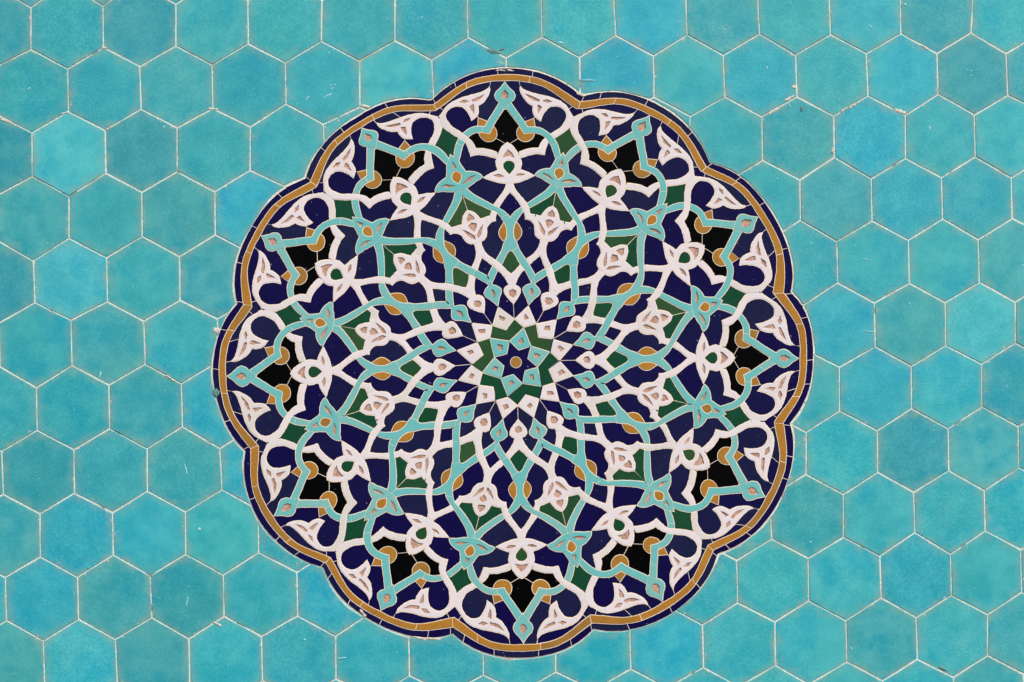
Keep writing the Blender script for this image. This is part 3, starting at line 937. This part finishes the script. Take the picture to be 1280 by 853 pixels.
# grout bed of the medallion: fills the joints nearly flush, open under the carved inlays
def bed(name, parent, skip, level, mat, only=None):
    vv, ff, mp = [], [], {}
    ml = parent.location
    def vi(i, h=level):
        k = (i, h)
        if k not in mp:
            mp[k] = len(vv)
            w = W(P[i], h)
            vv.append((w[0] - ml[0], w[1] - ml[1], w[2] - ml[2]))
        return mp[k]
    inside = set(fi for fi in range(len(of)) if top[fi] >= 0 and (SHAPES[top[fi]][1] == 'hex') == (only == 'hex') and SHAPES[top[fi]][1] not in skip)
    for fi in inside:
        f = of[fi]
        ff.append(tuple(vi(i) for i in f))
        for a, b in zip(f, f[1:] + f[:1]):
            if not any(x in inside for x in edge_f[(min(a, b), max(a, b))] if x != fi):
                ff.append((vi(a), vi(a, -3.0), vi(b, -3.0), vi(b)))
    me = bpy.data.meshes.new(name)
    me.from_pydata(vv, [], ff)
    me.materials.append(MAT[mat])
    link(name, me, parent)

areas = {cid: sum(abs(tri_area(of[fi])) for fi in fl) for cid, fl in comps.items()}
def near_comp(cid):
    cnt = {}
    for fi in comps[cid]:
        f = of[fi]
        for a, b in zip(f, f[1:] + f[:1]):
            for x in edge_f[(min(a, b), max(a, b))]:
                if top[x] >= 0 and comp_of[x] != cid:
                    cnt[comp_of[x]] = cnt.get(comp_of[x], 0) + float(np.linalg.norm(P[a] - P[b]))
    return max(cnt, key=cnt.get) if cnt else None
# crumbs of the arrangement join the neighbour they touch most
for cid in list(comps):
    lim = 14.0 if keyof(comps[cid][0])[0] == 'hex' else 2.2
    if areas[cid] < lim:
        n_ = near_comp(cid)
        if n_ is not None and n_ in comps:
            kf = top[comps[n_][0]]
            for fi in comps[cid]:
                comp_of[fi] = n_
                top[fi] = kf
            comps[n_] += comps.pop(cid)
bed('grout_bed', med, ('inlay',), -0.02, 'grout')
bed('mortar_bed', wall, (), -0.55, 'mortar', 'hex')
made = {}
later = []
count = {}
for cid in comps:
    kind, key = keyof(comps[cid][0])
    if kind == 'inlay' or key[0] == 'drop':
        later.append(cid)
        continue
    if kind == 'hex':
        me, loc, _ = build_piece('hexagonal_tile', cid)
        o = link('hexagonal_tile', me, wall, loc)
        r, c = key[1]
        ch = random.choice('mmmlbg')
        vv_ = [vert('T', r, c), vert('T', r, c + 1), vert('B', r, c), vert('B', r, c + 1)]
        mid_ = sum(vv_) / 4
        near = min(TONE, key=lambda q: (q[0] - mid_[0]) ** 2 + (q[1] - mid_[1]) ** 2)
        if math.hypot(near[0] - mid_[0], near[1] - mid_[1]) < 34:
            ch = near[2]
        t = TINT[ch]
        j = random.uniform(0.95, 1.05) * (0.99 + 0.05 * (c - 6) / 7)
        o.color = (t[0] * j * random.uniform(0.92, 1.08), t[1] * j, t[2] * j * random.uniform(0.97, 1.03), 1)
    else:
        nm = NAMES[key[0]]
        me, loc, _ = build_piece(nm, cid)
        o = link(nm, me, med, (loc[0] - med.location[0], loc[1] - med.location[1], loc[2] - med.location[2]))
    made[cid] = (o, loc)
    count[o.name.split('.')[0]] = count.get(o.name.split('.')[0], 0) + 1
for cid in later:
    kind, key = keyof(comps[cid][0])
    host = near_comp(cid)
    nm = 'plaster_inlay' if kind == 'inlay' else ('green_drop' if kind == 'green' else 'ochre_drop')
    me, loc, _ = build_piece(nm, cid)
    ho, hl = made[host]
    o = link(nm, me, ho, (loc[0] - hl[0], loc[1] - hl[1], loc[2] - hl[2]))
    count[nm] = count.get(nm, 0) + 1
print('PIECES', count, 'TRIS', sum(len(o.data.polygons) for o in bpy.data.objects if o.type == 'MESH'))

# ---------------------------------------------------------------- mortar crumbs smeared over the joints
SM = [(987,123,6,3,-28),(967,139,6,3,-30),(1068,131,6,2.5,-30),(1056,137,4,2.5,-30),(1126,140,7,4,20),(1156,59.5,4,2.2,30),
      (82,141,4,2,-20),(137,160,4,1.8,-30),(267,136.5,6,2.6,5),(130,60,3,1.8,15),(213,473,5,2,35),(137,55,0.1,0.1,0),
      (456,133,5,3,10),(941,190,0.1,0.1,0),(993,109,2.2,4.5,0),(1041,188,1.2,9,5),(270,413,3,6,10),(6,151,4,2.5,20),
      (630,88,9,2.2,0),(725,118,5,3,20),(555,118,0.1,0.1,0),(271,780,5,2.5,25),(532,798,14,2.2,4),(454,767,5,4,50)]
def smear(name, x, y, a, b, rot, top_h, mat, n=26, rag=0.45):
    c, s_ = math.cos(R(rot)), math.sin(R(rot))
    v = [W((x, y), top_h)]
    for sc, h in ((0.65, top_h * 0.85), (1.0, 0.05), (1.04, -0.7)):
        for i in range(n):
            t = 2 * math.pi * i / n
            k = sc * (1 + rag * mnoise.noise(Vector((math.cos(t) * 2.3, math.sin(t) * 2.3, x * 0.7))) + 0.06 * mnoise.noise(Vector((t * 9, y, 0))))
            u, w = a * k * math.cos(t), b * k * math.sin(t)
            v.append(W((x + u * c - w * s_, y + u * s_ + w * c), h))
    f = [(0, 1 + (i + 1) % n, 1 + i) for i in range(n)]
    for lv in (0, 1):
        f += [(1 + lv * n + i, 1 + lv * n + (i + 1) % n, 1 + (lv + 1) * n + (i + 1) % n, 1 + (lv + 1) * n + i) for i in range(n)]
    me = bpy.data.meshes.new(name)
    me.from_pydata(v, [], f)
    me.materials.append(mat)
    me.polygons.foreach_set('use_smooth', [True] * len(me.polygons))
    link(name, me, wall)
for x, y, a, b, rot in SM:
    if a > 1:
        c_, s2 = math.cos(R(rot)), math.sin(R(rot))
        for t in (-0.8, -0.1, 0.6):
            t += random.uniform(-0.25, 0.25)
            q = a * random.uniform(0.45, 0.75)
            smear('mortar_crumb', x + t * a * c_, y + t * a * s2, q, b * random.uniform(0.3, 0.62), rot + random.uniform(-15, 15), 0.40 + random.uniform(0, 0.1), MAT['smear'], rag=0.8)
# lime scratches and knocks on the glaze
SC = [(36,111,3.4,0.7,-45),(384,123,4,0.7,-50),(409,120,7,0.9,-28),(415,111,3,0.6,-50),(418,106.5,1.6,0.8,0),(413,107,1.2,1.2,0),(735,100.6,9,0.7,0),(125,469,0.9,4.5,15),
      (232.5,587,0.8,8,-15),(234,752,0.8,8,12),(1081,324,6,0.7,10),(1085,414.5,9,0.6,3),(1088,33.5,0.7,4,-40),(1131.5,6,1.6,1.6,0),(959,85,0.9,3,-25),(1214,89,1,1,0),(1214,95,1,1,0),(1188,121,0.9,0.9,0),
      (987,132,0.8,4.5,-25),(427,823,6,0.7,-10),(1162,160,1.2,3.2,-10),(381,800,1.4,1.2,0),(972,224,1,1,0),(1014,305,1,1.3,0),(1137,380,1.2,1.2,0),(1278,332,1.3,1,0),(1258,483,1,1.3,0),
      (249,661.5,2.2,2,0),(848,28,0.9,0.9,0),(527,22,1.6,1.2,0),(906,37,1,1.2,0),(1167,538,1,1,0),(1013,678,1,1.5,0),(1064,811,0.9,2,0),(411,66,1.2,1,0),(205,159,0.7,2.6,-35),(701,53.5,4,1.3,10)]
for q in SC:
    smear('lime_mark', *q, 0.62, MAT['lime'], n=14, rag=0.3)
# dark bruises where the glaze has gone
for q in [(616,65,8,3.4,15),(628,62,3.5,1.6,-20),(1200,46,0.1,0.1,0),(252,413.5,0.1,0.1,0),(1226,746,0.1,0.1,0),(270,491,5.2,6,0),(1178,836,6,1.6,22),(1002,136,2.5,4,0),(1203,483,1.2,1.2,0)]:
    if q[2] > 1:
        smear('glaze_loss', *q, 0.60, MAT['bruise'], n=18, rag=0.6)
